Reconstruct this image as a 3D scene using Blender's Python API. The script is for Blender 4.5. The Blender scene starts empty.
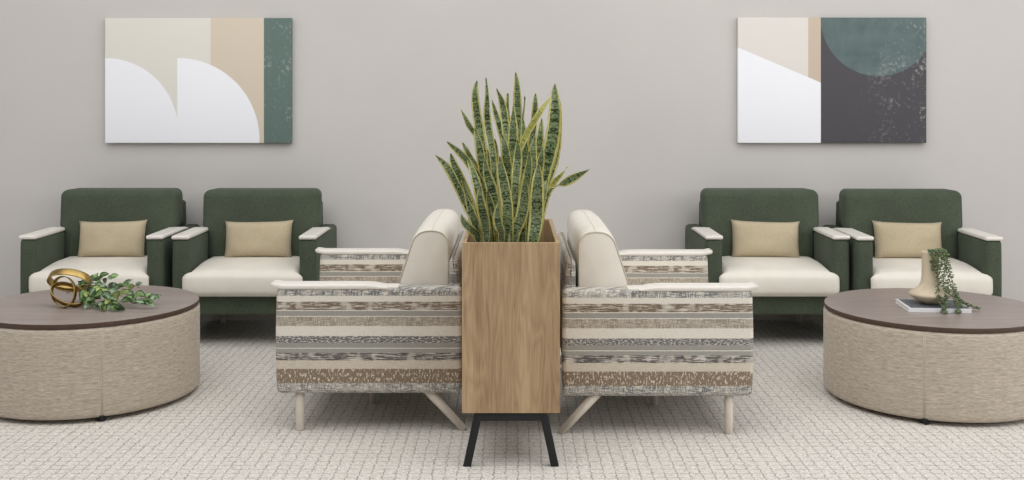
import bpy, bmesh, math, random
from mathutils import Vector, Matrix, noise as mnoise
R_ = random.Random(7)
PI = math.pi
S = bpy.context.scene
COL = S.collection
F, CX, HY, EYE = 1080.0, 512.0, 100.0, 1.5       # lens in pixels, optical axis column, horizon row, eye height

def P(px, py, d):                                 # point of the place seen at a pixel, d metres ahead
    return Vector(((px-CX)*d/F, d, EYE-(py-HY)*d/F))

def lin(c):
    def g(v):
        v /= 255.0
        return v/12.92 if v <= .04045 else ((v+.055)/1.055)**2.4
    return (g(c[0]), g(c[1]), g(c[2]), 1.0)

# ------------------------------------------------------------------ materials
class NT:
    def __init__(s, name):
        s.m = bpy.data.materials.new(name); s.m.use_nodes = True
        s.t = s.m.node_tree; s.n = s.t.nodes; s.l = s.t.links
        s.b = s.n['Principled BSDF']
        s.b.inputs['Specular IOR Level'].default_value = .4
    def node(s, typ, **kw):
        n = s.n.new(typ)
        for k, v in kw.items(): setattr(n, k, v)
        return n
    def put(s, sock, v):
        if hasattr(v, 'is_output') or isinstance(v, bpy.types.NodeSocket): s.l.new(v, sock)
        else: sock.default_value = v
    def math(s, op, a, b=0.0, c=0.0):
        n = s.node('ShaderNodeMath', operation=op)
        s.put(n.inputs[0], a); s.put(n.inputs[1], b); s.put(n.inputs[2], c)
        return n.outputs[0]
    def coord(s, kind='Object'):
        return s.node('ShaderNodeTexCoord').outputs[kind]
    def sep(s, v):
        n = s.node('ShaderNodeSeparateXYZ'); s.l.new(v, n.inputs[0]); return n.outputs
    def comb(s, x, y, z):
        n = s.node('ShaderNodeCombineXYZ')
        for i, v in enumerate((x, y, z)): s.put(n.inputs[i], v)
        return n.outputs[0]
    def mapping(s, v, scale=(1, 1, 1), loc=(0, 0, 0)):
        n = s.node('ShaderNodeMapping'); s.l.new(v, n.inputs[0])
        n.inputs['Scale'].default_value = scale; n.inputs['Location'].default_value = loc
        return n.outputs[0]
    def noise(s, v, scale, detail=3, rough=.55, dist=0):
        n = s.node('ShaderNodeTexNoise'); s.l.new(v, n.inputs['Vector'])
        n.inputs['Scale'].default_value = scale; n.inputs['Detail'].default_value = detail
        n.inputs['Roughness'].default_value = rough; n.inputs['Distortion'].default_value = dist
        return n.outputs[0]
    def ramp(s, f, stops, interp='LINEAR'):
        n = s.node('ShaderNodeValToRGB'); cr = n.color_ramp; cr.interpolation = interp
        while len(cr.elements) > 1: cr.elements.remove(cr.elements[-1])
        cr.elements[0].position = stops[0][0]; cr.elements[0].color = lin(stops[0][1])
        for p, c in stops[1:]:
            e = cr.elements.new(p); e.color = lin(c)
        s.put(n.inputs[0], f); return n.outputs[0]
    def mix(s, f, a, b, mode='MIX'):
        n = s.node('ShaderNodeMix', data_type='RGBA', blend_type=mode)
        s.put(n.inputs[0], f); s.put(n.inputs[6], a); s.put(n.inputs[7], b)
        return n.outputs[2]
    def step(s, a, lo, hi):                        # smooth 0..1
        n = s.node('ShaderNodeMapRange', interpolation_type='SMOOTHSTEP')
        s.put(n.inputs[0], a); n.inputs[1].default_value = lo; n.inputs[2].default_value = hi
        return n.outputs[0]
    def bump(s, h, strength=.3, dist=.002):
        n = s.node('ShaderNodeBump'); s.l.new(h, n.inputs['Height'])
        n.inputs['Strength'].default_value = strength; n.inputs['Distance'].default_value = dist
        s.l.new(n.outputs[0], s.b.inputs['Normal'])
    def color(s, c): s.put(s.b.inputs['Base Color'], c)
    def rough(s, r): s.put(s.b.inputs['Roughness'], r)

def simple(name, c, rough=.6, var=.06, scale=40, metal=0, bump=.0, bscale=300):
    t = NT(name); v = t.coord()
    n = t.noise(v, scale)
    a = tuple(max(0, k*(1-var)) for k in c); b = tuple(min(255, k*(1+var)) for k in c)
    t.color(t.ramp(n, [(.3, a), (.7, b)])); t.rough(rough)
    t.b.inputs['Metallic'].default_value = metal
    if bump: t.bump(t.noise(v, bscale, 2), bump, .002)
    return t.m

def weave(name, c, amp=.18, thread=520, sheen=.25, rough=.9):
    t = NT(name); v = t.coord()
    a = t.noise(t.mapping(v, (1, 1, .35)), thread, 2)
    b = t.noise(t.mapping(v, (.35, .35, 1)), thread, 2)
    big = t.noise(v, 6, 3)
    h = t.math('ADD', t.math('MULTIPLY', a, .5), t.math('MULTIPLY', b, .5))
    h2 = t.math('ADD', t.math('MULTIPLY', h, .8), t.math('MULTIPLY', big, .2))
    t.color(t.ramp(h2, [(.36, tuple(k*(1-amp) for k in c)), (.62, tuple(min(255, k*(1+amp)) for k in c))]))
    t.rough(rough); t.bump(h, .35, .0015)
    t.b.inputs['Sheen Weight'].default_value = sheen
    return t.m

GREEN = weave('green_wool', (67, 76, 61), .20, 330, .05)
CREAM = simple('cream_vinyl', (228, 222, 211), .48, .015, 8, 0, .08, 500)
CAP = simple('white_urethane', (228, 223, 215), .42, .01, 20, 0, .05, 200)
PILLOW = weave('beige_linen', (184, 170, 142), .10, 500, .1)
LEGM = simple('putty_powdercoat', (212, 202, 188), .5, .02, 30)
PIPE = simple('cream_welt', (206, 198, 182), .55, .02, 60)
BLACK = simple('black_steel', (26, 26, 28), .5, .06, 80)
RUBBER = simple('black_rubber', (18, 18, 18), .55, .1, 90)
CHROME = simple('chrome', (190, 188, 184), .22, .03, 60, 1)
SOIL = simple('potting_soil', (52, 40, 31), .95, .4, 60, 0, 1, 150)
BRASS = simple('brushed_brass', (172, 146, 90), .36, .08, 25, 1)

def stripes():
    t = NT('striped_woven_fabric'); v = t.coord(); x, y, z = t.sep(v)
    along = t.math('ADD', x, y)
    wob = t.math('MULTIPLY', t.math('SUBTRACT', t.noise(v, 45, 2), .5), .004)
    zz = t.math('ADD', z, wob)
    f = t.math('DIVIDE', t.math('SUBTRACT', .662, zz), .484)       # 0 at the arm top, 1 at the hem
    f = t.math('ADD', f, 1.0); f = t.math('DIVIDE', f, 2.0)        # the shell rises above the arms
    W, CR, BR, GR, DG, BE = (222, 216, 204), (226, 220, 208), (130, 110, 88), (152, 150, 143), (104, 100, 98), (198, 187, 170)
    def at(k): return (1+k)/2
    base = t.ramp(f, [(0, GR), (.22, W), (.32, BE), (.40, W), (.455, GR),
        (at(0), W), (at(.145), W), (at(.222), CR), (at(.233), GR), (at(.278), CR), (at(.287), BE), (at(.375), CR), (at(.468), W), (at(.53), GR), (at(.572), CR), (at(.582), GR),
        (at(.622), W), (at(.692), (212, 201, 184)), (at(.772), BR), (at(.905), W)], 'CONSTANT')
    inkc = t.ramp(f, [(0, DG), (.22, BR), (.32, GR), (.40, DG), (.455, DG),
        (at(0), (104, 106, 108)), (at(.092), CR), (at(.145), (112, 93, 73)), (at(.222), CR), (at(.233), GR), (at(.278), CR), (at(.287), (144, 134, 122)), (at(.375), CR), (at(.468), (92, 92, 94)), (at(.53), (150, 148, 140)), (at(.572), CR), (at(.582), (156, 155, 148)),
        (at(.622), (80, 75, 75)), (at(.692), (204, 193, 176)), (at(.772), (226, 216, 200)), (at(.905), (112, 113, 113))], 'CONSTANT')
    # threads: long streaks, short dashes, cross hatch
    streak = t.noise(t.comb(t.math('MULTIPLY', along, 12), t.math('MULTIPLY', z, 190), 0), 1, 4, .75)
    dash = t.noise(t.comb(t.math('MULTIPLY', along, 130), t.math('MULTIPLY', z, 48), 0), 1, 3, .7)
    dots = t.noise(t.comb(t.math('MULTIPLY', along, 70), t.math('MULTIPLY', z, 230), 0), 1, 3, .7)
    grid = t.noise(t.comb(t.math('MULTIPLY', along, 150), t.math('MULTIPLY', z, 170), 3), 1, 2, .6)
    patch = t.noise(t.comb(t.math('MULTIPLY', along, 16), t.math('MULTIPLY', z, 12), 7), 1, 2)
    s1 = t.math('MULTIPLY', t.step(streak, .40, .50), t.math('ADD', .45, t.math('MULTIPLY', t.step(patch, .36, .5), .55)))
    low = t.step(z, .285, .292)
    hatch = t.math('MULTIPLY', t.step(dash, .54, .61), t.step(dots, .3, .46))
    s2 = t.math('ADD', t.math('MULTIPLY', hatch, t.math('SUBTRACT', 1.0, low)), t.math('MULTIPLY', t.step(dots, .40, .50), low))
    hz = t.noise(t.comb(t.math('MULTIPLY', along, 26), t.math('MULTIPLY', z, 230), 1), 1, 2, .6)
    vt = t.noise(t.comb(t.math('MULTIPLY', along, 230), t.math('MULTIPLY', z, 26), 2), 1, 2, .6)
    cross = t.math('MAXIMUM', t.step(hz, .45, .56), t.step(vt, .46, .57))
    s3 = t.math('MULTIPLY', cross, t.math('ADD', .55, t.math('MULTIPLY', t.step(patch, .3, .6), .45)))
    isS = t.ramp(f, [(0, (0, 0, 0)), (.22, (255,)*3), (.32, (0,)*3), (at(.145), (255,)*3), (at(.231), (0,)*3), (at(.622), (255,)*3), (at(.692), (0,)*3)], 'CONSTANT')
    isD = t.ramp(f, [(0, (0, 0, 0)), (at(.468), (255,)*3), (at(.53), (0,)*3), (at(.772), (255,)*3), (at(.905), (0,)*3)], 'CONSTANT')
    m = t.mix(isS, s3, s1); m = t.mix(isD, m, s2)
    c = t.mix(m, base, inkc)
    # pale picks between the bands
    fine = t.noise(t.mapping(v, (1, 1, 1)), 650, 1)
    c = t.mix(t.math('MULTIPLY', t.step(fine, .45, .7), .18), c, lin((225, 220, 210)))
    c = t.mix(t.math('MULTIPLY', t.math('MAXIMUM', t.step(vt, .52, .7), t.step(hz, .52, .7)), .16), c, lin((120, 112, 102)))
    t.color(c); t.rough(.88); t.bump(t.math('ADD', grid, t.math('MULTIPLY', fine, .6)), .35, .0015)
    t.b.inputs['Sheen Weight'].default_value = .1
    return t.m
STRIPE = stripes()

def heather():
    t = NT('heathered_taupe_fabric'); u, w, _ = t.sep(t.coord('UV'))
    a = t.noise(t.comb(t.math('MULTIPLY', u, 105), t.math('MULTIPLY', w, 250), 0), 1, 4, .65)
    b = t.noise(t.comb(t.math('MULTIPLY', u, 34), t.math('MULTIPLY', w, 90), 5), 1, 3, .6)
    h = t.math('ADD', t.math('MULTIPLY', a, .7), t.math('MULTIPLY', b, .3))
    t.color(t.ramp(h, [(.32, (148, 136, 119)), (.5, (184, 172, 156)), (.68, (214, 203, 188))]))
    t.rough(.9); t.bump(a, .25, .0015)
    t.b.inputs['Sheen Weight'].default_value = .15
    return t.m
HEATHER = heather()

def laminate():
    t = NT('walnut_grey_laminate'); v = t.coord()
    g = t.noise(t.mapping(v, (1.2, 26, 26)), 2.2, 5, .6, .4)
    g2 = t.noise(t.mapping(v, (3, 160, 160)), 2, 3, .6)
    h = t.math('ADD', t.math('MULTIPLY', g, .65), t.math('MULTIPLY', g2, .35))
    t.color(t.ramp(h, [(.3, (128, 114, 108)), (.5, (148, 135, 129)), (.7, (170, 158, 152))]))
    t.rough(.36); t.b.inputs['Specular IOR Level'].default_value = .5
    return t.m
LAMINATE = laminate()
EDGE = simple('dark_brown_edge_band', (76, 58, 47), .5, .08, 50)

def oak(name='oak_veneer', k=1.0):
    t = NT(name); v = t.coord()
    x, y, z = t.sep(v)
    q = t.comb(t.math('MULTIPLY', t.math('ADD', x, t.math('MULTIPLY', y, .63)), 7.0), 0.0, t.math('MULTIPLY', z, .75))
    big = t.noise(q, 1.6, 2, .5, .3)
    rings = t.math('FRACT', t.math('MULTIPLY', big, 11))
    rings = t.math('ABSOLUTE', t.math('SUBTRACT', rings, .5))
    fine = t.noise(t.mapping(v, (150, 150, 3.5)), 1.6, 4, .65)
    pores = t.noise(t.mapping(v, (420, 420, 9)), 1.3, 2, .5)
    tone = t.noise(t.mapping(v, (14, 14, .7)), 1.2, 2)
    h = t.math('ADD', t.math('MULTIPLY', rings, .22), t.math('ADD', t.math('MULTIPLY', fine, .5), t.math('MULTIPLY', tone, .42)))
    c = t.ramp(h, [(.28, tuple(k*i for i in (132, 106, 79))), (.45, tuple(k*i for i in (165, 137, 104))), (.66, tuple(k*i for i in (190, 163, 128)))])
    c = t.mix(t.math('MULTIPLY', t.step(pores, .58, .7), .3), c, lin((104, 76, 50)))
    t.color(c); t.rough(.5); t.bump(fine, .08, .001)
    return t.m
OAK = oak()
OAK_IN = oak('oak_veneer_inside', .8)

def carpet():
    t = NT('loop_carpet'); v = t.coord(); x, y, z = t.sep(v)
    wx = t.math('MULTIPLY', t.math('SUBTRACT', t.noise(t.mapping(v, (1, 1.4, 1)), 26, 3), .5), .030)
    wy = t.math('MULTIPLY', t.math('SUBTRACT', t.noise(t.mapping(v, (1, 1, 1), (5, 3, 0)), 24, 2), .5), .018)
    X = t.math('ADD', x, wx); Y = t.math('ADD', y, wy)
    def line(a, pitch, w):
        fr = t.math('FRACT', t.math('DIVIDE', a, pitch))
        d = t.math('ABSOLUTE', t.math('SUBTRACT', fr, .5))
        return t.math('SUBTRACT', 1.0, t.step(d, 0.0, w))
    lx = line(X, .049, .085)
    ly = line(Y, .049, .15)
    keep = t.step(t.noise(v, 30, 2), .22, .6)
    keep2 = t.step(t.noise(t.mapping(v, (1, 2.2, 1), (2, 9, 0)), 22, 2), .35, .62)
    L = t.math('MAXIMUM', t.math('MULTIPLY', lx, keep), t.math('MULTIPLY', t.math('MULTIPLY', ly, keep2), .7))
    tuft = t.noise(t.mapping(v, (1, 1.4, 1)), 120, 2, .7)
    mid = t.noise(t.mapping(v, (1, 2.5, 1)), 48, 3, .6)
    h = t.math('ADD', t.math('MULTIPLY', tuft, .55), t.math('MULTIPLY', mid, .45))
    c = t.ramp(h, [(.34, (152, 145, 136)), (.46, (204, 199, 191)), (.62, (236, 232, 226))])
    c = t.mix(t.math('MULTIPLY', L, .62), c, lin((100, 92, 83)))
    t.color(c); t.rough(.95); t.b.inputs['Specular IOR Level'].default_value = .1
    t.bump(t.math('SUBTRACT', h, t.math('MULTIPLY', L, .8)), .6, .006)
    return t.m
CARPET = carpet()

def paint_wall():
    t = NT('warm_grey_wall_paint'); v = t.coord()
    n = t.noise(v, .9, 4, .6)
    t.color(t.ramp(n, [(.3, (198, 194, 190)), (.7, (204, 200, 196))])); t.rough(.85)
    t.bump(t.noise(v, 260, 2), .06, .001)
    return t.m
WALL = paint_wall()

def art_common(t, c, v, amount):
    n = t.noise(v, 34, 5, .7); n2 = t.noise(v, 5, 3)
    f = t.math('MULTIPLY', t.step(t.math('ADD', n, t.math('MULTIPLY', n2, .5)), .78, .98), amount)
    c = t.mix(f, c, lin((196, 198, 196)))
    t.color(c); t.rough(.8); t.bump(t.noise(v, 420, 1), .1, .001)

def art_arcs(w, h):
    t = NT('arcs_canvas_paint'); v = t.coord(); x, y, z = t.sep(v)
    u = t.math('MULTIPLY', t.math('ADD', t.math('DIVIDE', x, w), .5), 560)       # canvas units as read from the picture, 560 x 375
    q = t.math('MULTIPLY', t.math('SUBTRACT', .5, t.math('DIVIDE', z, h)), 375)
    def gt(a, k): return t.step(a, k-.8, k+.8)
    def lt(a, k): return t.math('SUBTRACT', 1.0, gt(a, k))
    def disc(cx, cy, r):
        dx = t.math('SUBTRACT', u, cx); dy = t.math('SUBTRACT', q, cy)
        return lt(t.math('SQRT', t.math('ADD', t.math('MULTIPLY', dx, dx), t.math('MULTIPLY', dy, dy))), r)
    c = t.mix(gt(u, 317), lin((224, 220, 211)), lin((212, 199, 181)))
    c = t.mix(gt(u, 477), c, lin((98, 117, 111)))
    one = t.math('MULTIPLY', t.math('MAXIMUM', disc(0, 340, 220), gt(q, 340)), lt(u, 217))
    two = t.math('MULTIPLY', t.math('MAXIMUM', disc(218, 366, 246), t.math('MULTIPLY', gt(q, 366), lt(u, 464))), gt(u, 217))
    c = t.mix(t.math('MAXIMUM', one, two), c, lin((244, 245, 250)))
    art_common(t, c, v, t.math('MULTIPLY', gt(u, 477), .45)); return t.m

def art_moon(w, h):
    t = NT('half_moon_canvas_paint'); v = t.coord(); x, y, z = t.sep(v)
    u = t.math('MULTIPLY', t.math('ADD', t.math('DIVIDE', x, w), .5), 569)
    q = t.math('MULTIPLY', t.math('SUBTRACT', .5, t.math('DIVIDE', z, h)), 377)
    def gt(a, k): return t.step(a, k-.8, k+.8)
    c = t.mix(gt(u, 212), lin((223, 218, 212)), lin((200, 184, 166)))
    slope = t.math('SUBTRACT', q, t.math('MULTIPLY', u, .422))
    c = t.mix(gt(slope, 90), c, lin((244, 245, 250)))
    dark = gt(u, 250)
    c = t.mix(dark, c, lin((80, 78, 82)))
    dx = t.math('SUBTRACT', u, 424); dy = t.math('SUBTRACT', q, 2)
    r = t.math('SQRT', t.math('ADD', t.math('MULTIPLY', dx, dx), t.math('MULTIPLY', dy, dy)))
    moon = t.math('MULTIPLY', t.math('SUBTRACT', 1.0, gt(r, 174)), dark)
    tex = t.noise(v, 9, 4, .6)
    c = t.mix(moon, c, t.ramp(tex, [(.3, (84, 100, 101)), (.7, (102, 118, 117))]))
    art_common(t, c, v, t.math('MULTIPLY', t.math('MULTIPLY', dark, t.step(u, 330, 560)), .6)); return t.m

def snake_leaf(name, pale):
    t = NT(name); v = t.coord('UV'); u, w, _ = t.sep(v)
    o = t.coord()
    d = t.math('ABSOLUTE', t.math('SUBTRACT', u, .5))
    wob = t.math('MULTIPLY', t.math('SUBTRACT', t.noise(o, 60, 2), .5), .10)
    edge = t.step(t.math('ADD', d, wob), .335, .37)
    band = t.noise(t.comb(t.math('MULTIPLY', t.math('ABSOLUTE', t.math('SUBTRACT', u, .5)), 2.4), t.math('MULTIPLY', w, 52), t.math('MULTIPLY', t.sep(o)[0], 4)), 1, 3, .6, .6)
    stops = [(.37, (44, 62, 36)), (.46, (80, 104, 62)), (.53, (190, 202, 160)), (.61, (80, 104, 64))]
    if pale: stops = [(.37, (120, 130, 66)), (.46, (178, 182, 98)), (.53, (222, 218, 140)), (.60, (168, 174, 92))]
    c = t.ramp(band, stops)
    e = t.ramp(t.noise(o, 30, 2), [(.3, (240, 233, 146)), (.7, (252, 247, 190))])
    t.color(t.mix(edge, c, e)); t.rough(.34)
    return t.m
SNAKE = snake_leaf('snake_plant_leaf', False)
SNAKE_PALE = snake_leaf('pale_snake_plant_leaf', True)

def leafmat(name, a, b, rough=.5, sc=45):
    t = NT(name); n = t.noise(t.coord(), sc, 3)
    t.color(t.ramp(n, [(.35, a), (.65, b)])); t.rough(rough); return t.m
IVY = [leafmat('dusty_green_leaf', (134, 164, 130), (174, 198, 162)),
       leafmat('mid_green_leaf', (122, 160, 98), (164, 192, 132)),
       leafmat('lime_green_leaf', (150, 174, 94), (200, 210, 140))]
STEMM = leafmat('green_brown_stem', (110, 112, 62), (150, 140, 84))
BEAD = leafmat('small_trailing_leaf', (50, 70, 44), (134, 150, 110), .45, 130)
VASE = simple('matte_sand_ceramic', (204, 190, 165), .75, .04, 14, 0, .15, 220)
BOOKW = simple('white_book_cover', (226, 226, 228), .45, .01, 20)
BOOKG = simple('slate_book_cover', (92, 97, 106), .4, .05, 12)
PAGES = simple('paper_pages', (232, 228, 218), .9, .03, 400)
BASEB = simple('taupe_baseboard', (196, 190, 184), .6, .01, 10)

# ------------------------------------------------------------------ mesh helpers
def obj(name, bm, mats, parent=None, smooth=True):
    me = bpy.data.meshes.new(name); bm.normal_update(); bm.to_mesh(me); bm.free()
    for m in (mats if isinstance(mats, (list, tuple)) else [mats]): me.materials.append(m)
    if smooth:
        for p in me.polygons: p.use_smooth = True
    o = bpy.data.objects.new(name, me); COL.objects.link(o)
    if parent is not None: o.parent = parent
    return o
def tag(o, label, cat, group=None):
    o['label'] = label; o['category'] = cat
    if group: o['group'] = group
    return o
def thing(name, label, cat, loc=(0, 0, 0), rz=0, group=None):
    o = bpy.data.objects.new(name, None); COL.objects.link(o)
    o.empty_display_size = .1; o.location = loc; o.rotation_euler = (0, 0, rz)
    return tag(o, label, cat, group)
def struct(o): o['kind'] = 'structure'; return o

def axis(a, r, mid, k=4):
    out = []
    for i in range(k, 0, -1): out.append(-(a-r) - r*math.tan(PI/4*i/k))
    n = max(1, mid)
    for i in range(n+1): out.append(-(a-r) + 2*(a-r)*i/n)
    for i in range(1, k+1): out.append((a-r) + r*math.tan(PI/4*i/k))
    return out
def rbox(bm, lo, hi, r=.02, mid=(1, 1, 1), k=3, fn=None, mat=0):
    """rounded box with an even grid on each face; fn bends each vertex"""
    lo, hi = Vector(lo), Vector(hi); c = (lo+hi)/2; h = (hi-lo)/2
    r = min(r, min(h)*.98)
    ax = [axis(h[i], r, mid[i], k) for i in range(3)]
    made = {}
    def vert(p):
        q = Vector([max(-(h[i]-r), min(h[i]-r, p[i])) for i in range(3)])
        d = p-q
        if d.length > 1e-9: d = d.normalized()*r
        w = c+q+d
        key = tuple(round(a, 5) for a in w)
        if key not in made:
            made[key] = bm.verts.new(fn(w) if fn else w)
        return made[key]
    for i in range(3):
        j, l = (i+1) % 3, (i+2) % 3
        for s in (-1, 1):
            for a in range(len(ax[j])-1):
                for b in range(len(ax[l])-1):
                    vs = []
                    for da, db in ((0, 0), (1, 0), (1, 1), (0, 1)):
                        p = Vector((0, 0, 0)); p[i] = s*h[i]; p[j] = ax[j][a+da]; p[l] = ax[l][b+db]
                        vs.append(vert(p))
                    vs2 = []
                    for q in vs:
                        if q not in vs2: vs2.append(q)
                    if len(vs2) < 3: continue
                    if s < 0: vs2.reverse()
                    try: bm.faces.new(vs2).material_index = mat
                    except ValueError: pass
    return bm
def RB(*a, **k): return rbox(bmesh.new(), *a, **k)

def tube(bm, pts, rad, seg=10, mat=0, cap=True):
    pts = [Vector(p) for p in pts]; rings = []
    rads = rad if isinstance(rad, (list, tuple)) else [rad]*len(pts)
    up = None
    for i, p in enumerate(pts):
        t = (pts[min(i+1, len(pts)-1)]-pts[max(i-1, 0)]).normalized()
        if up is None: up = t.orthogonal().normalized()
        up = (up - t*up.dot(t)).normalized(); s = t.cross(up)
        rings.append([bm.verts.new(p+(up*math.cos(2*PI*j/seg)+s*math.sin(2*PI*j/seg))*rads[i]) for j in range(seg)])
    for a, b in zip(rings, rings[1:]):
        for j in range(seg): bm.faces.new((a[j], a[(j+1) % seg], b[(j+1) % seg], b[j])).material_index = mat
    if cap:
        bm.faces.new(rings[0][::-1]).material_index = mat; bm.faces.new(rings[-1]).material_index = mat
    return bm
def lathe(bm, prof, seg=64, uv=False, mat=0):
    L = bm.loops.layers.uv.new('UVMap') if uv else None
    rings = []
    for r, z in prof:
        rings.append([bm.verts.new((r*math.cos(2*PI*j/seg), r*math.sin(2*PI*j/seg), z)) for j in range(seg)] if r > 1e-6 else [bm.verts.new((0, 0, z))])
    for i, (a, b) in enumerate(zip(rings, rings[1:])):
        for j in range(seg):
            k = (j+1) % seg
            if len(a) == 1 and len(b) == 1: continue
            if len(a) == 1: f = bm.faces.new((a[0], b[k], b[j]))
            elif len(b) == 1: f = bm.faces.new((a[j], a[k], b[0]))
            else:
                f = bm.faces.new((a[j], a[k], b[k], b[j]))
                if uv:
                    for lp, (uu, vv) in zip(f.loops, ((j, prof[i][1]), (j+1, prof[i][1]), (j+1, prof[i+1][1]), (j, prof[i+1][1]))):
                        lp[L].uv = (uu/seg, vv)
            f.material_index = mat
    return bm
def crom(pts, n):
    pts = [Vector(p) for p in pts]; out = []
    q = [pts[0]*2-pts[1]]+pts+[pts[-1]*2-pts[-2]]
    segs = len(pts)-1
    for i in range(n+1):
        t = i/n*segs; k = min(int(t), segs-1); t -= k
        a, b, c, d = q[k], q[k+1], q[k+2], q[k+3]
        out.append(.5*((2*b)+(c-a)*t+(2*a-5*b+4*c-d)*t*t+(3*b-a-3*c+d)*t**3))
    return out
def ext_profile(bm, prof, x0, x1, mat=0):
    """closed outline (y, z) swept along x"""
    A = [bm.verts.new((x0, y, z)) for y, z in prof]; B = [bm.verts.new((x1, y, z)) for y, z in prof]
    n = len(prof)
    for i in range(n): bm.faces.new((A[i], B[i], B[(i+1) % n], A[(i+1) % n])).material_index = mat
    bm.faces.new(A).material_index = mat; bm.faces.new(B[::-1]).material_index = mat
    bmesh.ops.recalc_face_normals(bm, faces=bm.faces)
    return bm

# ------------------------------------------------------------------ setting
WALL_Y = 7.36
bm = bmesh.new()
vs = [bm.verts.new(p) for p in ((-8, -2, 0), (8, -2, 0), (8, WALL_Y+.1, 0), (-8, WALL_Y+.1, 0), (-8, -2, -.1), (8, -2, -.1), (8, WALL_Y+.1, -.1), (-8, WALL_Y+.1, -.1))]
for q in ((0, 1, 2, 3), (7, 6, 5, 4), (0, 4, 5, 1), (1, 5, 6, 2), (2, 6, 7, 3), (3, 7, 4, 0)): bm.faces.new([vs[i] for i in q])
struct(obj('floor', bm, CARPET, smooth=False))
struct(obj('wall_back', RB((-8, WALL_Y, 0), (8, WALL_Y+.12, 3.0), r=.002, k=1), WALL, smooth=False))
struct(obj('baseboard_back', RB((-8, WALL_Y-.012, 0), (8, WALL_Y, .075), r=.004, k=2), BASEB))

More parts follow.
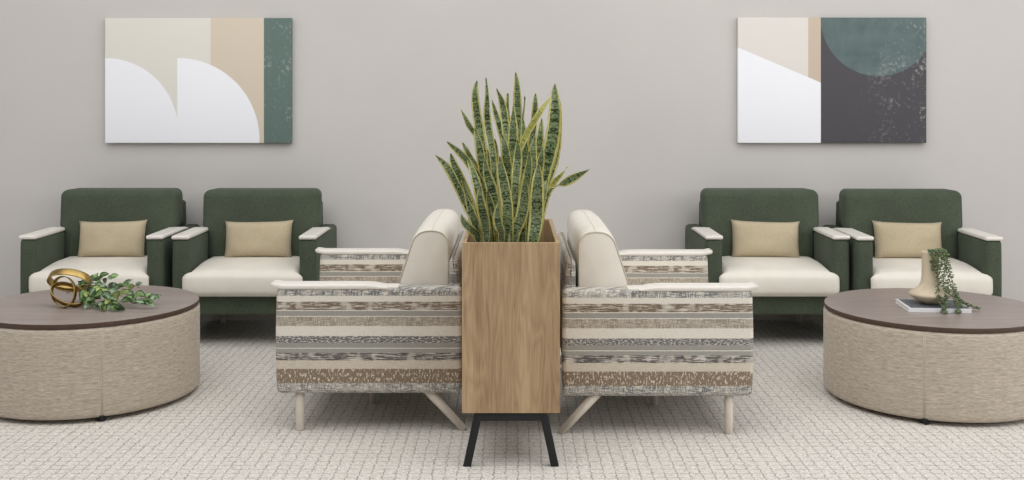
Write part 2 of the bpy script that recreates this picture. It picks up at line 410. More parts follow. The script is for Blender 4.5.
# ------------------------------------------------------------------ armchairs
def make_chair(label, W, D, fabric, back_top, loc, rz, group, centre_leg, striped):
    """local frame: front at y = 0, back at y = D, centred on x"""
    root = thing('armchair', label, 'armchair', loc, rz, group)
    at, zb, za, zc = (.100, .174, .652, .668) if striped else (.104, .197, .662, .680)
    for s in (-1, 1):
        xo, xi = s*W/2, s*(W/2-at)
        lo, hi = min(xo, xi), max(xo, xi)
        def armfn(p, s=s):
            q = p.copy()                                                  # front lip swells a little, lower front tucks in
            q.y += .006*math.sin(PI*max(0, min(1, (p.z-zb)/(za-zb))))*(-1 if p.y < D/2 else .6)
            return q
        a = obj('armrest', RB((lo, 0, zb), (hi, D, za), r=.022 if striped else .030, mid=(2, 8, 6), fn=armfn), fabric, root)
        capend = D*(.60 if striped else .66)
        def capfn(p):
            q = p.copy()
            k = max(0, min(1, (p.y-(capend-.07))/.07))
            q.z = zc-.024 + (p.z-(zc-.024))*(1-.62*k)
            k2 = max(0, min(1, (.03-p.y)/.05))
            if striped and p.z < zc-.004: q.z += .010*k2
            return q
        nose, ov = (-.026, .003) if striped else (-.008, .001)
        c = obj('arm_cap', rbox(rbox(bmesh.new(), (lo-ov, nose, zc-.024), (hi+ov, capend, zc), r=.0105, mid=(2, 12, 1), fn=capfn),
                                (lo+.008, capend-.03, za-.012), (hi-.008, D*(.66 if striped else .67), za+.006), r=.006, mid=(1, 2, 1)), CAP, a)
        c['label'] = 'white arm cap'
    xi = W/2-at
    sb = RB((-xi-.001, .02, zb), (xi+.001, D-.03, .325), r=.012, mid=(2, 2, 1))
    obj('seat_base', sb, fabric, root)
    # seat cushion: crowned, with a front lip that laps over the arm fronts
    def seatfn(p):
        q = p.copy()
        fx = 1-min(1, abs(p.x)/(xi+.001))**2.5
        fy = 1-min(1, abs((p.y-.3)/.40))**3
        if p.z > .40: q.z += .014*max(0, fx)*max(0, fy)
        q.z -= .030*max(0, min(1, (p.z-.330)/.15))*max(0, 1-(p.y+.05)/.30)**1.5
        if p.y < .05: q.y -= .010*math.sin(PI*max(0, min(1, (p.z-.31)/.18)))
        if not striped and p.y < -.012: q.x *= 1+.038/xi*min(1, (-.012-p.y)/.012)
        return q
    obj('seat_cushion', RB((-xi, .022 if striped else -.045, .312), (xi, D*.80, .490), r=.045, mid=(10, 10, 3), k=4, fn=seatfn), CREAM, root)
    # backrest: wedge with a rounded head
    if striped:
        def outline(inset):
            raw = [(.489, .46), (.491, .50), (.620, back_top), (.770, back_top), (.774, .50), (.774, .46)]
            rad = [.01, .0, .052, .060, .0, .01]
            c = Vector((.67, .68)); pts = []
            n = len(raw)
            for k in range(n):
                p = Vector(raw[k]); a = (Vector(raw[k-1])-p).normalized(); b = (Vector(raw[(k+1) % n])-p).normalized()
                r = rad[k]
                if r == 0: pts.append(p); continue
                for e in range(9):
                    t = e/8
                    pts.append((p+a*r*1.25)*(1-t)**2+p*2*t*(1-t)+(p+b*r*1.25)*t*t)
            out = []
            for p in pts: out.append(p+(c-p).normalized()*inset)
            return out
        m = bmesh.new(); rings = []
        xb = xi-.004
        st = [(-xb, .016), (-xb+.003, .005), (-xb+.009, 0)]+[(-xb+.009+(2*xb-.018)*k/8, 0) for k in range(1, 8)]+[(xb-.009, 0), (xb-.003, .005), (xb, .016)]
        for x, ins in st:
            rings.append([m.verts.new((x, p.x-.010*(1-min(1, abs(x)/xb)**4)*(1 if p.x < .66 else 0), p.y)) for p in outline(ins)])
        n = len(rings[0])
        for a, b in zip(rings, rings[1:]):
            for k in range(n): m.faces.new((a[k], b[k], b[(k+1) % n], a[(k+1) % n]))
        for ring, s in ((rings[0], -1), (rings[-1], 1)):
            cv = m.verts.new((s*(xb+.004), .67, .66))
            for k in range(n): m.faces.new((ring[k], ring[(k+1) % n], cv) if s < 0 else (ring[(k+1) % n], ring[k], cv))
        bmesh.ops.recalc_face_normals(m, faces=m.faces)
        b = obj('backrest', m, CREAM, root); b['label'] = 'cream backrest'
        for s in (-1, 1):
            pm = bmesh.new(); o_ = outline(.003)
            tube(pm, [(s*(xb-.002), p.x, p.y) for p in o_[9:-9]], .0032, 6)
            obj('piping', pm, PIPE, b)
        obj('seam', tube(bmesh.new(), [(xx*xb*.97, .694-.006*(1-xx**4), back_top-.0012) for xx in (-1, -.75, -.5, -.25, 0, .25, .5, .75, 1)], .0026, 6), PIPE, b)
    else:
        yf0, yf1, yr0, yr1 = D-.395, D-.350, D-.07, D-.12; xb = .388; z0 = .46
        H = back_top-z0
        def backfn(p):
            t = (p.z-z0)/H; u = p.y
            f = yf0+(yf1-yf0)*t; r = yr0+(yr1-yr0)*t
            q = Vector((p.x*(1-.09*u/.2), f+(r-f)*u/.2, p.z))
            bx = 1-min(1, abs(p.x)/xb)**4; bz = 1-abs(2*t-1)**3
            if u < .1: q.y -= .014*bx*max(0, bz)
            if t < .42 and abs(q.x) > xi-.004: q.x = math.copysign(xi-.004, q.x)
            return q
        b = obj('backrest', RB((-xb, 0, z0), (xb, .2, back_top), r=.045, mid=(10, 2, 10), k=5, fn=backfn), fabric, root)
    # outer back shell
    ys = D-.062
    shell_top = .775 if striped else .825
    def shellfn(p):
        q = p.copy(); t = max(0, (p.z-.60)/(shell_top-.60))
        if p.y > ys+.03: q.y -= .022*t
        return q
    xs = xi+.03 if striped else .345
    obj('back_shell', RB((-xs, ys+.001, .22 if not striped else .30), (xs, D-.002, shell_top), r=.022, mid=(4, 1, 8), fn=shellfn), fabric, root)
    # legs: straight posts in front, raked ones behind
    for s in (-1, 1):
        x = s*(W/2-(.040 if striped else .055))
        l = obj('leg', tube(bmesh.new(), [(x, .10, zb+.02), (x, .10, .004), (x, .10, 0)], [.021, .0185, .017], 16), LEGM, root)
        m = bmesh.new()
        y0, y1 = (D-.165, D+.006) if striped else (D-.14, D-.045)
        tube(m, [(x if striped else s*(W/2-.11), y0, zb+.02), (x if striped else s*(W/2-.11), y1, 0)], [.024, .020], 16)
        for v in m.verts:
            if v.co.z < .012: v.co.z = 0.0
        obj('leg', m, LEGM, root)
    if centre_leg:
        o = obj('leg', tube(bmesh.new(), [(centre_leg, .375, zb+.02), (centre_leg, .375, 0)], [.019, .017], 16), LEGM, root)
    return root

GF = 6.53
GW = .874
gg = 'green armchairs along the wall'
greens = [(-2.549, GF+.01, 'dark green armchair with cream seat, behind the table with the brass knot'),
          (-1.622, GF, 'dark green armchair with cream seat, just left of the two striped chairs'),
          (1.608, GF, 'dark green armchair with cream seat, just right of the two striped chairs'),
          (2.506, GF-.05, 'dark green armchair with cream seat, behind the vase and book')]
for x, y, lab in greens:
    make_chair(lab, GW, WALL_Y-.03-GF, GREEN, .917, (x, y, 0), math.radians(-1) if x > 2 else 0, gg, 0, False)
SW, SD = 1.205, .836
sg = 'striped armchairs back to back'
make_chair('striped wide armchair with cream back, facing left, on the left of the planter', SW, SD, STRIPE, .900, (-1.064, 4.872+SW/2, 0), -PI/2, sg, .13, True)
make_chair('striped wide armchair with cream back, facing right, on the right of the planter', SW, SD+.012, STRIPE, .900, (1.076, 4.822+SW/2, 0), PI/2, sg, -.11, True)

# lumbar pillows
def pillow_bm(w, h, t, seed):
    rr = random.Random(seed); bm = bmesh.new(); nx, nz = 22, 14; g = {}
    for s in (1, -1):
        for i in range(nx+1):
            for j in range(nz+1):
                u, v = 2*i/nx-1, 2*j/nz-1
                edge = i in (0, nx) or j in (0, nz)
                if edge and s < 0: g[s, i, j] = g[1, i, j]; continue
                pin = 1-.055*(1-abs(u)**2)*abs(v)**3*0
                x = u*w/2*(1-.05*(1-abs(v)**4)*abs(u)**3 * 1.0) ; z = v*h/2*(1-.09*(1-abs(u)**4)*abs(v)**3)
                d = t/2*((1-u**4)*(1-v**4))**.55
                d += .006*mnoise.noise(Vector((u*2.3+seed, v*2, s*3.0)))*(1 if not edge else 0)
                g[s, i, j] = bm.verts.new((x, -s*d, z))
    for s in (1, -1):
        for i in range(nx):
            for j in range(nz):
                q = [g[s, i, j], g[s, i+1, j], g[s, i+1, j+1], g[s, i, j+1]]
                bm.faces.new(q if s > 0 else q[::-1])
    return bm
pl = ['beige lumbar pillow on the green armchair behind the brass knot', 'beige lumbar pillow on the green armchair left of the striped chairs',
      'beige lumbar pillow on the green armchair right of the striped chairs', 'beige lumbar pillow on the green armchair behind the vase']
pdat = [(112, 220, 257), (258.5, 220.5, 257), (765.5, 221, 258), (908, 220.5, 258.5)]
for k, (x, y, _) in enumerate(greens):
    lab = pl[k]; px = pdat[k][0]
    o = obj('lumbar_pillow', pillow_bm(.440, .250, .12, 3*k+1), PILLOW)
    D = y+.372
    o.location = ((px-CX)*D/F, D, .503+.104); o.rotation_euler = (math.radians(-13), 0, math.radians((0, 0, -2, -2)[k]))
    o.rotation_euler.y = math.radians((-1, -1, 1.5, 1)[k])
    tag(o, lab, 'pillow', 'beige lumbar pillows')

# ------------------------------------------------------------------ round ottoman tables
TZL, TZR = .465, .456                             # table heights, left and right
def ottoman(label, x, y, r, seam_deg, group, TZ):
    root = thing('ottoman_table', label, 'table', (x, y, 0), 0, group)
    rb = r+.004
    prof = [(0, .020), (rb-.03, .020), (rb-.010, .023), (rb-.002, .032), (rb, .045), (rb, .15), (rb, .25), (rb, .35), (rb, TZ-.045), (rb-.002, TZ-.033), (rb-.010, TZ-.025), (r-.03, TZ-.023)]
    obj('body', lathe(bmesh.new(), prof, 128, True), HEATHER, root)
    tm = lathe(bmesh.new(), [(0, TZ-.024), (r-.004, TZ-.024), (r-.0005, TZ-.0225), (r, TZ-.020), (r, TZ-.004), (r-.001, TZ-.001), (r-.003, TZ), (0, TZ)], 128)
    for f in tm.faces:
        if abs(f.calc_center_median().z-TZ) > .0008 : f.material_index = 1
    top = obj('tabletop', tm, [LAMINATE, EDGE], root)
    for p in top.data.polygons: p.use_smooth = abs(p.normal.z) < .5
    top['label'] = 'wood grain top with dark edge'
    for k in range(4):
        a = math.radians(seam_deg+90*k); cx, cy = math.cos(a), math.sin(a)
        tx, ty = -cy, cx
        sm = bmesh.new()
        for e in (-.0035, .0035):
            tube(sm, [(cx*(rb-.0012)+tx*e, cy*(rb-.0012)+ty*e, z) for z in (.030, .15, .3, TZ-.036)], .0027, 6)
        obj('seam', sm, HEATHER, root)
        cm = bmesh.new(); rc = rb-.020
        w = Matrix.Translation((cx*rc, cy*rc, .019)) @ Matrix.Rotation(a+.6, 4, 'Z') @ Matrix.Rotation(PI/2, 4, 'Y')
        for e in (-.011, .011):
            q = lathe(bmesh.new(), [(0, -.007), (.015, -.007), (.019, -.004), (.019, .004), (.015, .007), (0, .007)], 20)
            bmesh.ops.transform(q, matrix=w @ Matrix.Translation((0, 0, e)), verts=q.verts)
            me = bpy.data.meshes.new('t'); q.to_mesh(me); q.free(); cm.from_mesh(me); bpy.data.meshes.remove(me)
        tube(cm, [(cx*rc, cy*rc, .015), (cx*rc, cy*rc, .036)], .008, 10)
        obj('caster', cm, RUBBER, root)
    return root
og = 'round upholstered tables'
TL = (-2.154, 5.510); TR = (2.134, 5.467)
ottoman('round taupe upholstered table at left with brass knot and leafy sprig on top', TL[0], TL[1], .536, -63, og, TZL)
ottoman('round taupe upholstered table at right with book and vase on top', TR[0], TR[1], .532, -115.5, og, TZR)

# ------------------------------------------------------------------ planter
PX0, PX1, PY0, PY1, PZ0, PZ1 = -.2045, .196, 4.41, 5.30, .221, .917
pr = thing('planter', 'tall oak box planter on black steel legs between the striped chairs', 'planter', ((PX0+PX1)/2, (PY0+PY1)/2, 0))
hx, hy = (PX1-PX0)/2, (PY1-PY0)/2
th = .018
obj('front_panel', RB((-hx, -hy, PZ0), (hx, -hy+th, PZ1), r=.0015, k=1), OAK, pr, False)
obj('back_panel', RB((-hx, hy-th, PZ0), (hx, hy, PZ1), r=.0015, k=1), OAK, pr, False)
for s in (-1, 1):
    a, b = sorted((s*hx, s*(hx-th)))
    obj('side_panel', RB((a, -hy+th, PZ0), (b, hy-th, PZ1), r=.0015, k=1), OAK, pr, False)
obj('bottom_panel', RB((-hx+th, -hy+th, PZ0+.002), (hx-th, hy-th, PZ0+.03), r=.0015, k=1), OAK, pr, False)
sbm = bmesh.new()
n1, n2 = 16, 34; gv = [[None]*(n2+1) for _ in range(n1+1)]
for i in range(n1+1):
    for j in range(n2+1):
        x = (-1+2*i/n1)*(hx-th-.001); y = (-1+2*j/n2)*(hy-th-.001)
        gv[i][j] = sbm.verts.new((x, y, .80+.012*mnoise.noise(Vector((x*14, y*14, 0)))))
for i in range(n1):
    for j in range(n2): sbm.faces.new((gv[i][j], gv[i+1][j], gv[i+1][j+1], gv[i][j+1]))
obj('soil', sbm, SOIL, pr)
# steel base: cross bars under each end and splayed legs
fr = bmesh.new()
for s in (-1, 1):
    yy = s*(hy-.022)
    rbox(fr, (-.150, yy-.016, PZ0-.034), (.150, yy+.016, PZ0-.001), r=.003, k=1)
for s in (-1, 1): rbox(fr, (s*.10-.014, -hy+.066, PZ0-.030), (s*.10+.014, hy-.066, PZ0-.002), r=.003, k=1)
obj('base_frame', fr, BLACK, pr)
for sy in (-1, 1):
    for sx in (-1, 1):
        yy = sy*(hy-.022)
        lm = bmesh.new()
        rbox(lm, (-.0165, -.0165, 0), (.0165, .0165, PZ0-.008), r=.003, k=1, mid=(1, 1, 3),
             fn=lambda p: Vector((sx*(.180-(p.z/(PZ0-.008))*.046)+p.x, yy+p.y, p.z)))
        obj('leg', lm, BLACK, pr)

# snake plant
sp = thing('snake_plant', 'snake plant with upright yellow-edged leaves growing in the oak planter', 'plant', (0, 4.85, .80))
def Z(zx, zy, d): return P(420+zx/2.528, 60+zy/2.528, d)
def snake(pts, w, yaw, seed, mat=None):
    rr = random.Random(seed)
    c = crom(pts, 26); bm = bmesh.new(); L = bm.loops.layers.uv.new('UVMap')
    n = len(c)-1; rows = []
    twist = rr.uniform(-.9, .9)
    ph, am = rr.uniform(0, 6), rr.uniform(.001, .006)
    c = [p+Vector((math.sin(ph+i*.33), math.cos(ph+i*.27), 0))*am*min(1, i/8) for i, p in enumerate(c)]
    for i, p in enumerate(c):
        t = i/n
        if t < .45: k = .55+.45*math.sin(t/.45*PI/2)
        else: k = max(.0, 1-((t-.45)/.55)**2.3)**.8
        k = max(k, .03)
        tan = (c[min(i+1, n)]-c[max(i-1, 0)]).normalized()
        a = yaw+twist*(t-.5)*1.6
        side = Vector((math.cos(a), math.sin(a), 0)); side = (side-tan*side.dot(tan)).normalized()
        nor = side.cross(tan)
        row = []
        for j in range(7):
            u = j/6; e = (u-.5)*2
            q = p+side*(e*w*k/2)+nor*(-.16*w*k*(1-e*e)+.006*math.sin(t*9+seed)*e)
            row.append((bm.verts.new(q), u, t))
        rows.append(row)
    for a, b in zip(rows, rows[1:]):
        for j in range(6):
            q = (a[j], a[j+1], b[j+1], b[j]); f = bm.faces.new([v[0] for v in q])
            for lp, v in zip(f.loops, q): lp[L].uv = (v[1], v[2])
    bmesh.ops.solidify(bm, geom=list(bm.faces), thickness=.0022)
    # keep coordinates local to the plant's base
    bmesh.ops.translate(bm, verts=bm.verts, vec=-Vector(sp.location))
    return obj('leaf', bm, mat or SNAKE, sp)
# tip, waypoints..., base column (picture columns of the zoomed leaf), width in metres, distance
LV = [
 ([(143, 52), (141, 90), (145, 150), (165, 290)], 185, .040, 4.75), ([(164, 45), (172, 100), (172, 170), (186, 290)], 192, .034, 4.66),
 ([(101, 122), (126, 168), (158, 215), (185, 300)], 198, .034, 4.85), ([(70, 207), (115, 250), (150, 310), (178, 390)], 196, .046, 4.62),
 ([(36, 238), (72, 280), (108, 345), (138, 410)], 160, .044, 4.58), ([(76, 236), (92, 272), (112, 330), (140, 410)], 165, .046, 4.72),
 ([(240, 30), (247, 75), (246, 150), (240, 280)], 236, .042, 5.00), ([(193, 72), (206, 110), (218, 165), (228, 290)], 230, .040, 4.90),
 ([(221, 84), (221, 120), (224, 180), (225, 300)], 226, .032, 5.12), ([(293, 84), (290, 120), (284, 190), (270, 300)], 262, .036, 5.08),
 ([(335, 92), (296, 142), (258, 210), (236, 310)], 232, .030, 4.58), ([(343, 60), (343, 120), (330, 210), (308, 320)], 285, .068, 4.72),
 ([(308, 147), (306, 190), (294, 250), (276, 330)], 265, .044, 4.95), ([(357, 145), (352, 190), (338, 260), (312, 340)], 282, .040, 4.98),
 ([(431, 275), (395, 296), (356, 316), (322, 345)], 288, .042, 4.78), ([(371, 270), (355, 292), (334, 322), (312, 365)], 285, .022, 4.92),
 ([(203, 243), (208, 300), (218, 370), (222, 440)], 224, .062, 4.47), ([(297, 262), (301, 310), (294, 380), (286, 445)], 284, .064, 4.48),
 ([(265, 288), (266, 330), (256, 390), (238, 445)], 232, .052, 4.46), ([(152, 318), (154, 350), (160, 400), (166, 450)], 168, .046, 4.50),
 ([(104, 388), (116, 412), (130, 432), (146, 452)], 158, .036, 4.56), ([(108, 209), (124, 236), (142, 280), (166, 360)], 180, .034, 4.86),
 ([(237, 98), (236, 150), (236, 210), (234, 320)], 234, .046, 4.72), ([(262, 92), (262, 140), (258, 200), (252, 310)], 248, .030, 5.05),
 ([(180, 98), (192, 135), (206, 190), (218, 300)], 220, .030, 5.02), ([(198, 346), (197, 380), (200, 420), (203, 450)], 204, .040, 4.49),
 ([(106, 300), (120, 350), (136, 405), (150, 450)], 160, .044, 4.60), ([(291, 194), (288, 240), (280, 310), (268, 400)], 262, .050, 4.56),
 ([(206, 188), (214, 235), (226, 300), (236, 400)], 238, .052, 4.60), ([(142, 170), (146, 215), (158, 290), (176, 400)], 184, .042, 4.66),
 ([(120, 245), (136, 290), (152, 350), (172, 430)], 176, .040, 4.53), ([(246, 200), (246, 250), (244, 320), (240, 420)], 240, .050, 4.54),
 ([(326, 160), (318, 215), (304, 290), (286, 380)], 274, .048, 4.84), ([(262, 150), (266, 205), (262, 280), (254, 380)], 250, .046, 4.66),
 ([(166, 240), (172, 290), (184, 350), (198, 430)], 202, .050, 4.55), ([(322, 300), (314, 340), (300, 390), (286, 450)], 278, .038, 4.58),
 ([(186, 200), (192, 250), (204, 320), (214, 420)], 216, .046, 4.80), ([(276, 230), (272, 280), (264, 350), (258, 440)], 254, .044, 4.50),
 ([(174, 330), (178, 370), (184, 420), (186, 452)], 187, .044, 4.58), ([(228, 300), (232, 345), (242, 400), (248, 450)], 250, .046, 4.53),
 ([(310, 215), (306, 255), (296, 310), (284, 390)], 276, .042, 4.64), ([(133, 360), (140, 390), (148, 425), (154, 452)], 158, .036, 4.72),
]
for k, (pts, bx, w, d) in enumerate(LV):
    top = [Z(x, y, d+R_.uniform(-.03, .03)) for x, y in pts]
    b = Z(bx, 400, d); b.z = .795
    path = [b]+top[::-1]
    o = snake(path, w, R_.uniform(-.55, .55), k, SNAKE_PALE if k in (10, 15, 32) else None)
    if k in (10, 15, 32): o['label'] = 'mostly yellow leaf'

# ------------------------------------------------------------------ pictures on the wall
def canvas(label, x0, x1, y0, y1, matfn):
    d = WALL_Y-.04
    a, b = P(x0, y0, d), P(x1, y1, d)
    w, h = b.x-a.x, a.z-b.z
    root = thing('canvas_print', label, 'painting', ((a.x+b.x)/2, d, (a.z+b.z)/2), 0, None)
    obj('painted_canvas', RB((-w/2, 0, -h/2), (w/2, .034, h/2), r=.003, k=2), matfn(w, h), root, True)
    m = bmesh.new(); e = .03
    for lo, hi in (((-w/2+.01, -h/2+.01), (w/2-.01, -h/2+.01+e)), ((-w/2+.01, h/2-.01-e), (w/2-.01, h/2-.01)), ((-w/2+.01, -h/2+.01+e), (-w/2+.01+e, h/2-.01-e)), ((w/2-.01-e, -h/2+.01+e), (w/2-.01, h/2-.01-e))):
        rbox(m, (lo[0], .030, lo[1]), (hi[0], .0395, hi[1]), r=.001, k=1)
    obj('stretcher_frame', m, OAK_IN, root, False)
canvas('abstract canvas with white quarter arcs and a green stripe, hanging at left', 105, 291.5, 18, 143, art_arcs)
canvas('abstract canvas with green half disc on charcoal, hanging at right', 738, 926.5, 17.5, 143, art_moon)

# ------------------------------------------------------------------ left table: brass knot and sprig
def band(bm, fn, n, width, thick, wdir):
    rings = []
    for i in range(n):
        t = 2*PI*i/n; p = fn(t); tan = (fn(t+.02)-fn(t-.02)).normalized()
        wv = wdir(t); wv = (wv-tan*wv.dot(tan)).normalized(); nn = tan.cross(wv)
        k = width/2; h = thick/2
        rings.append([bm.verts.new(p+wv*(a*k)+nn*(b*h)) for a, b in ((-1, -.6), (-.8, -1), (.8, -1), (1, -.6), (1, .6), (.8, 1), (-.8, 1), (-1, .6))])
    for i in range(n):
        a, b = rings[i], rings[(i+1) % n]
        for j in range(8): bm.faces.new((a[j], a[(j+1) % 8], b[(j+1) % 8], b[j]))
    bmesh.ops.recalc_face_normals(bm, faces=bm.faces)
KL = Vector((P(67, 307, 5.40).x, 5.40, TZL))
kn = thing('knot_sculpture', 'brass ribbon knot sculpture lying on the left round table', 'sculpture', KL)
def loopdef(cx, cy, cz, ax, ay, rot, tilt, w):
    M = Matrix.Rotation(rot, 3, 'Y') @ Matrix.Rotation(tilt, 3, 'X')
    c = Vector((cx, cy, cz))
    fn = lambda t: c+M @ Vector((ax*math.cos(t), 0, ay*math.sin(t)))
    wd = lambda t: M @ Vector((0, 1, 0))
    m = bmesh.new(); band(m, fn, 72, w, .005, wd); return m
def drop(m):
    z = min(v.co.z for v in m.verts)
    return z
l1 = loopdef(.008, .01, .133, .104, .062, math.radians(4), math.radians(38), .042)
l2 = loopdef(-.012, -.012, .086, .060, .078, math.radians(-22), math.radians(-18), .026)
l3 = loopdef(.006, -.002, .060, .088, .052, math.radians(24), math.radians(-42), .036)
lows = [drop(m) for m in (l1, l2, l3)]
for m, lo in zip((l1, l2, l3), lows):
    dz = -lo if m is not l1 else (-lo+.068)
    bmesh.ops.translate(m, verts=m.verts, vec=(0, 0, dz+.0005))
    obj('ribbon_loop', m, BRASS, kn)

def ovate(w, l, fold):
    bm = bmesh.new(); rows = []
    n = 7
    for i in range(n+1):
        t = i/n; k = math.sin(PI*min(1, t*.93+.05))**.75*(1-.25*t)
        if i == n: k = .03
        if i == 0: k = .12
        row = []
        for j in range(5):
            e = (j-2)/2
            row.append(bm.verts.new((e*w/2*k, t*l, fold*abs(e)*k*w - .25*l*t*t)))
        rows.append(row)
    for a, b in zip(rows, rows[1:]):
        for j in range(4): bm.faces.new((a[j], a[j+1], b[j+1], b[j]))
    bmesh.ops.solidify(bm, geom=list(bm.faces), thickness=.0008)
    return bm
SB = Vector((P(108, 305, 5.42).x, 5.42, TZL))
spr = thing('leafy_sprig', 'leafy green sprig lying beside the brass knot on the left table', 'plant', SB)
stems = [
 [P(66, 293, 5.46), P(85, 288, 5.45), P(105, 290, 5.44), P(125, 294, 5.43), P(145, 297, 5.44), P(159, 297, 5.46)],
 [P(80, 290, 5.45), P(90, 282, 5.47), P(102, 279, 5.50), P(112, 279, 5.52)],
 [P(88, 291, 5.42), P(92, 299, 5.36), P(98, 307, 5.31), P(104, 311, 5.30)],
 [P(112, 292, 5.43), P(122, 287, 5.50), P(132, 285, 5.55), P(140, 288, 5.56)],
 [P(118, 294, 5.40), P(128, 300, 5.36), P(142, 303, 5.35), P(152, 304, 5.36)],
 [P(92, 290, 5.40), P(104, 296, 5.33), P(113, 305, 5.30), P(118, 311, 5.28)],
 [P(84, 290, 5.42), P(89, 299, 5.37), P(93, 308, 5.33)], [P(98, 288, 5.43), P(107, 298, 5.36), P(111, 309, 5.30)],
 [P(72, 292, 5.47), P(78, 287, 5.50), P(84, 283, 5.52)],
]
sm = bmesh.new()
def lift(p):
    q = p-SB; q.z = max(.004, q.z); return q
stem_paths = []
for st in stems:
    c = [lift(p) for p in crom(st, 20)]
    stem_paths.append(c); tube(sm, c, .0016, 6)
obj('stem', sm, STEMM, spr)
lmesh = []
for w, l, f in ((.047, .055, .14), (.039, .047, .18), (.029, .038, .12)):
    for m in IVY:
        o = obj('leaf', ovate(w, l, f), m, spr); lmesh.append(o.data); bpy.data.objects.remove(o)
cnt = 0
for si, c in enumerate(stem_paths):
    num = (19, 12, 14, 8, 13, 14, 9, 9, 5)[si]
    for i in range(num):
        t = (i+.6)/num; p = c[min(20, int(t*20))]
        if si == 0 and t < .12: continue
        kind = R_.choices((0, 1, 2), (.5, .35, .15))[0]
        if si == 1: kind = R_.choices((0, 1, 2), (.25, .5, .25))[0]
        size = 0 if t < .45 else (1 if t < .75 else 2)
        me = lmesh[size*3+kind]
        o = bpy.data.objects.new('leaf', me); COL.objects.link(o); o.parent = spr
        tan = (c[min(20, int(t*20)+1)]-c[max(0, int(t*20)-1)]).normalized()
        nrm = Vector((R_.uniform(-.55, .55), -.62+R_.uniform(-.4, .4), 1.0)).normalized()
        d = (tan*.5+Vector((R_.uniform(-.9, .9), R_.uniform(-.9, .9), R_.uniform(-.5, .5)))); d = (d-nrm*d.dot(nrm)).normalized()
        side = d.cross(nrm)
        z = max(p.z, .014)+R_.uniform(0, .016)
        Mx = Matrix.Translation((p.x, p.y, z)) @ Matrix((side, d, nrm)).transposed().to_4x4()
        sc = R_.uniform(.8, 1.15)
        Mx = Mx @ Matrix.Scale(sc, 4)
        low = min((Mx @ v.co).z for v in me.vertices)
        if low < .002: Mx = Matrix.Translation((0, 0, .002-low)) @ Mx
        o.matrix_local = Mx

# ------------------------------------------------------------------ right table: book, vase, trailing plant
BZ = TZR+.0005
bk = thing('book', 'white book with slate cover lying flat under the vase on the right table', 'book', (2.110, 5.42, BZ), math.radians(-5))
bw, bd, bh = .300, .250, .021
def bx(lo, hi, r=.0015): return RB(lo, hi, r=r, k=1)
cm = rbox(rbox(rbox(bmesh.new(), (-bw/2, -bd/2, 0), (bw/2, bd/2, .003), r=.001, k=1), (-bw/2, -bd/2, bh-.003), (bw/2, bd/2, bh), r=.001, k=1), (-bw/2, -bd/2, .002), (bw/2, -bd/2+.003, bh-.002), r=.001, k=1)
obj('cover', cm, BOOKW, bk, False)
obj('pages', bx((-bw/2+.004, -bd/2+.004, .0032), (bw/2-.004, bd/2-.004, bh-.0032), .001), PAGES, bk, False)
p = obj('cover_panel', bx((-bw/2+.012, -bd/2+.006, bh-.001), (bw/2-.006, bd/2-.01, bh+.0006), .0004), BOOKG, bk, False)
p['label'] = 'slate grey cover panel'
VX, VY = P(930, 300, 5.43).x, 5.43
VZ = BZ+bh+.0008
va = thing('vase', 'sand coloured ceramic vase with wide disc base and tall neck, standing on the book', 'vase', (VX, VY, VZ))
prof = [(0, 0), (.036, 0), (.046, .004), (.074, .020), (.096, .037), (.102, .046), (.101, .052), (.092, .060), (.070, .072), (.054, .086), (.045, .106), (.041, .135), (.040, .17), (.039, .22), (.040, .252), (.041, .258), (.038, .260), (.034, .256), (.032, .22), (.032, .14), (.02, .11), (0, .10)]
obj('vase_body', lathe(bmesh.new(), prof, 64), VASE, va)
TPX = Vector((VX, VY, VZ+.25))
tp = thing('trailing_plant', 'small leaved trailing plant spilling from the vase down onto the book', 'plant', TPX)
def V2(zx, zy, d): return P(880+zx/5.056, 235+zy/5.056, d)
strands = [
 [V2(262, 88, 5.42), V2(270, 78, 5.40), V2(266, 130, 5.385), V2(270, 178, 5.38)],
 [V2(268, 85, 5.42), V2(282, 80, 5.39), V2(290, 150, 5.37), V2(292, 230, 5.36), V2(298, 320, 5.32), V2(322, 372, 5.30), V2(330, 405, 5.27)],
 [V2(275, 85, 5.43), V2(305, 78, 5.40), V2(325, 140, 5.37), V2(330, 220, 5.35), V2(335, 300, 5.31), V2(330, 352, 5.29), V2(318, 402, 5.27)],
 [V2(280, 88, 5.43), V2(320, 82, 5.41), V2(348, 160, 5.39), V2(370, 250, 5.37), V2(392, 320, 5.34), V2(404, 362, 5.30), V2(400, 405, 5.27)],
 [V2(285, 92, 5.44), V2(315, 90, 5.41), V2(335, 170, 5.38), V2(356, 250, 5.35), V2(390, 310, 5.34), V2(428, 345, 5.33), V2(468, 362, 5.33), V2(504, 372, 5.32)],
 [V2(258, 90, 5.42), V2(300, 95, 5.38), V2(308, 160, 5.36), V2(314, 240, 5.33), V2(352, 290, 5.31), V2(385, 340, 5.29), V2(392, 395, 5.27)],
 [V2(264, 92, 5.44), V2(310, 72, 5.44), V2(334, 100, 5.42), V2(345, 150, 5.41)],
 [V2(260, 90, 5.40), V2(252, 76, 5.40), V2(262, 100, 5.38), V2(282, 140, 5.37), V2(296, 190, 5.36)],
]
def lump(bm, c, rad, rr):
    M = Matrix.Translation(c) @ Matrix.Rotation(rr.uniform(0, 6), 4, 'Z') @ Matrix.Rotation(rr.uniform(-1, 1), 4, 'X') @ Matrix.Diagonal((rad, rad*1.25, rad*.6, 1))
    g = bmesh.ops.create_icosphere(bm, subdivisions=1, radius=1, matrix=M)
    for v in g['verts']:
        for f in v.link_faces: f.material_index = 1
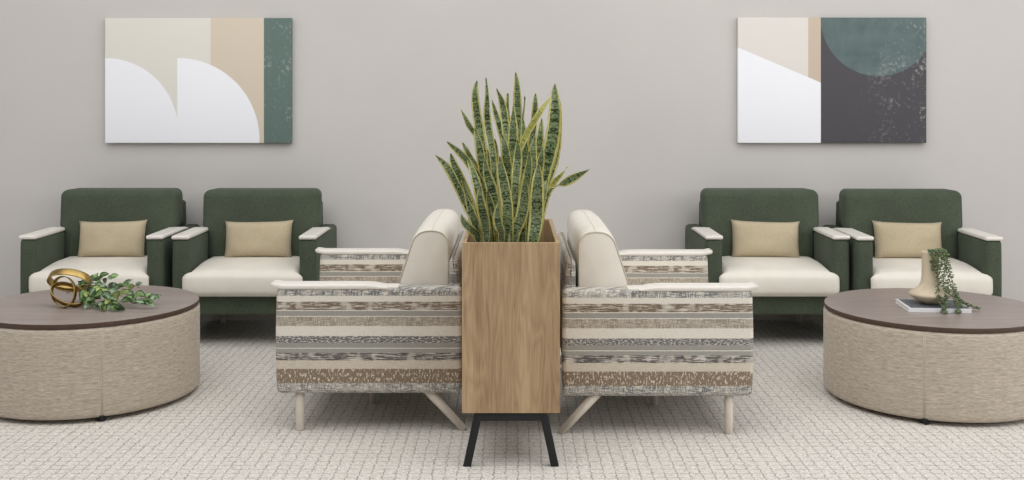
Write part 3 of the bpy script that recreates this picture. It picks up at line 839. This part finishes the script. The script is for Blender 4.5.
for si, st in enumerate(strands):
    n = 22*(len(st)-1)
    c = [p-TPX for p in crom(st, n)]
    floor_z = TZR-TPX.z+.007
    for q in c: q.z = max(q.z, floor_z)
    m = bmesh.new(); tube(m, c, .0013, 5)
    rr = random.Random(si)
    for i in range(2, n+1):
        for s in (-1, 1):
            if rr.random() < .34: continue
            a = rr.uniform(0, 2*PI)
            off = Vector((math.cos(a), math.sin(a)*.8, rr.uniform(-.5, .5)))*rr.uniform(.006, .0125)
            q = c[i]+off; q.z = max(q.z, floor_z)
            lump(m, q, rr.uniform(.0036, .0058), rr)
    obj('strand', m, [STEMM, BEAD], tp)

# ------------------------------------------------------------------ light and camera
w = bpy.data.worlds.new('room_daylight'); S.world = w; w.use_nodes = True
bg = w.node_tree.nodes['Background']; bg.inputs[0].default_value = (.97, .98, 1.0, 1); bg.inputs[1].default_value = .22
def area(name, loc, target, sx, sy, e, col=(1, 1, 1)):
    l = bpy.data.lights.new(name, 'AREA'); l.shape = 'RECTANGLE'; l.size = sx; l.size_y = sy; l.energy = e; l.color = col
    o = bpy.data.objects.new(name, l); COL.objects.link(o); o.location = loc
    o.rotation_euler = (Vector(target)-Vector(loc)).to_track_quat('-Z', 'Y').to_euler()
    return o
area('ceiling_light', (0, 3.6, 4.6), (0, 4.4, 0), 9, 5, 318, (1, .995, .985))
area('offscreen_light', (7.0, 3.2, 2.6), (0, 5.2, .4), 3.5, 3.0, 130, (1, 1, 1))
area('offscreen_light', (-7.0, 3.2, 3.0), (0, 5.6, .6), 3.0, 2.5, 55, (1, 1, 1))

area('offscreen_light', (4.6, -1.8, 2.9), (.6, 5.4, .6), 3.4, 2.4, 90, (1, 1, 1))  # added area light, no window known there; brightens the right striped chair's near face

cam = bpy.data.cameras.new('camera'); co = bpy.data.objects.new('camera', cam); COL.objects.link(co)
co.location = (0, 0, EYE); co.rotation_euler = (PI/2, 0, 0)
cam.sensor_fit = 'HORIZONTAL'; cam.sensor_width = 36; cam.lens = 36*F/1024; cam.shift_y = (HY-240)/1024
S.camera = co
S.view_settings.view_transform = 'Standard'
try: S.view_settings.look = 'None'
except Exception: pass
S.view_settings.exposure = -.10; S.view_settings.gamma = 1; S.view_settings.use_curve_mapping = False
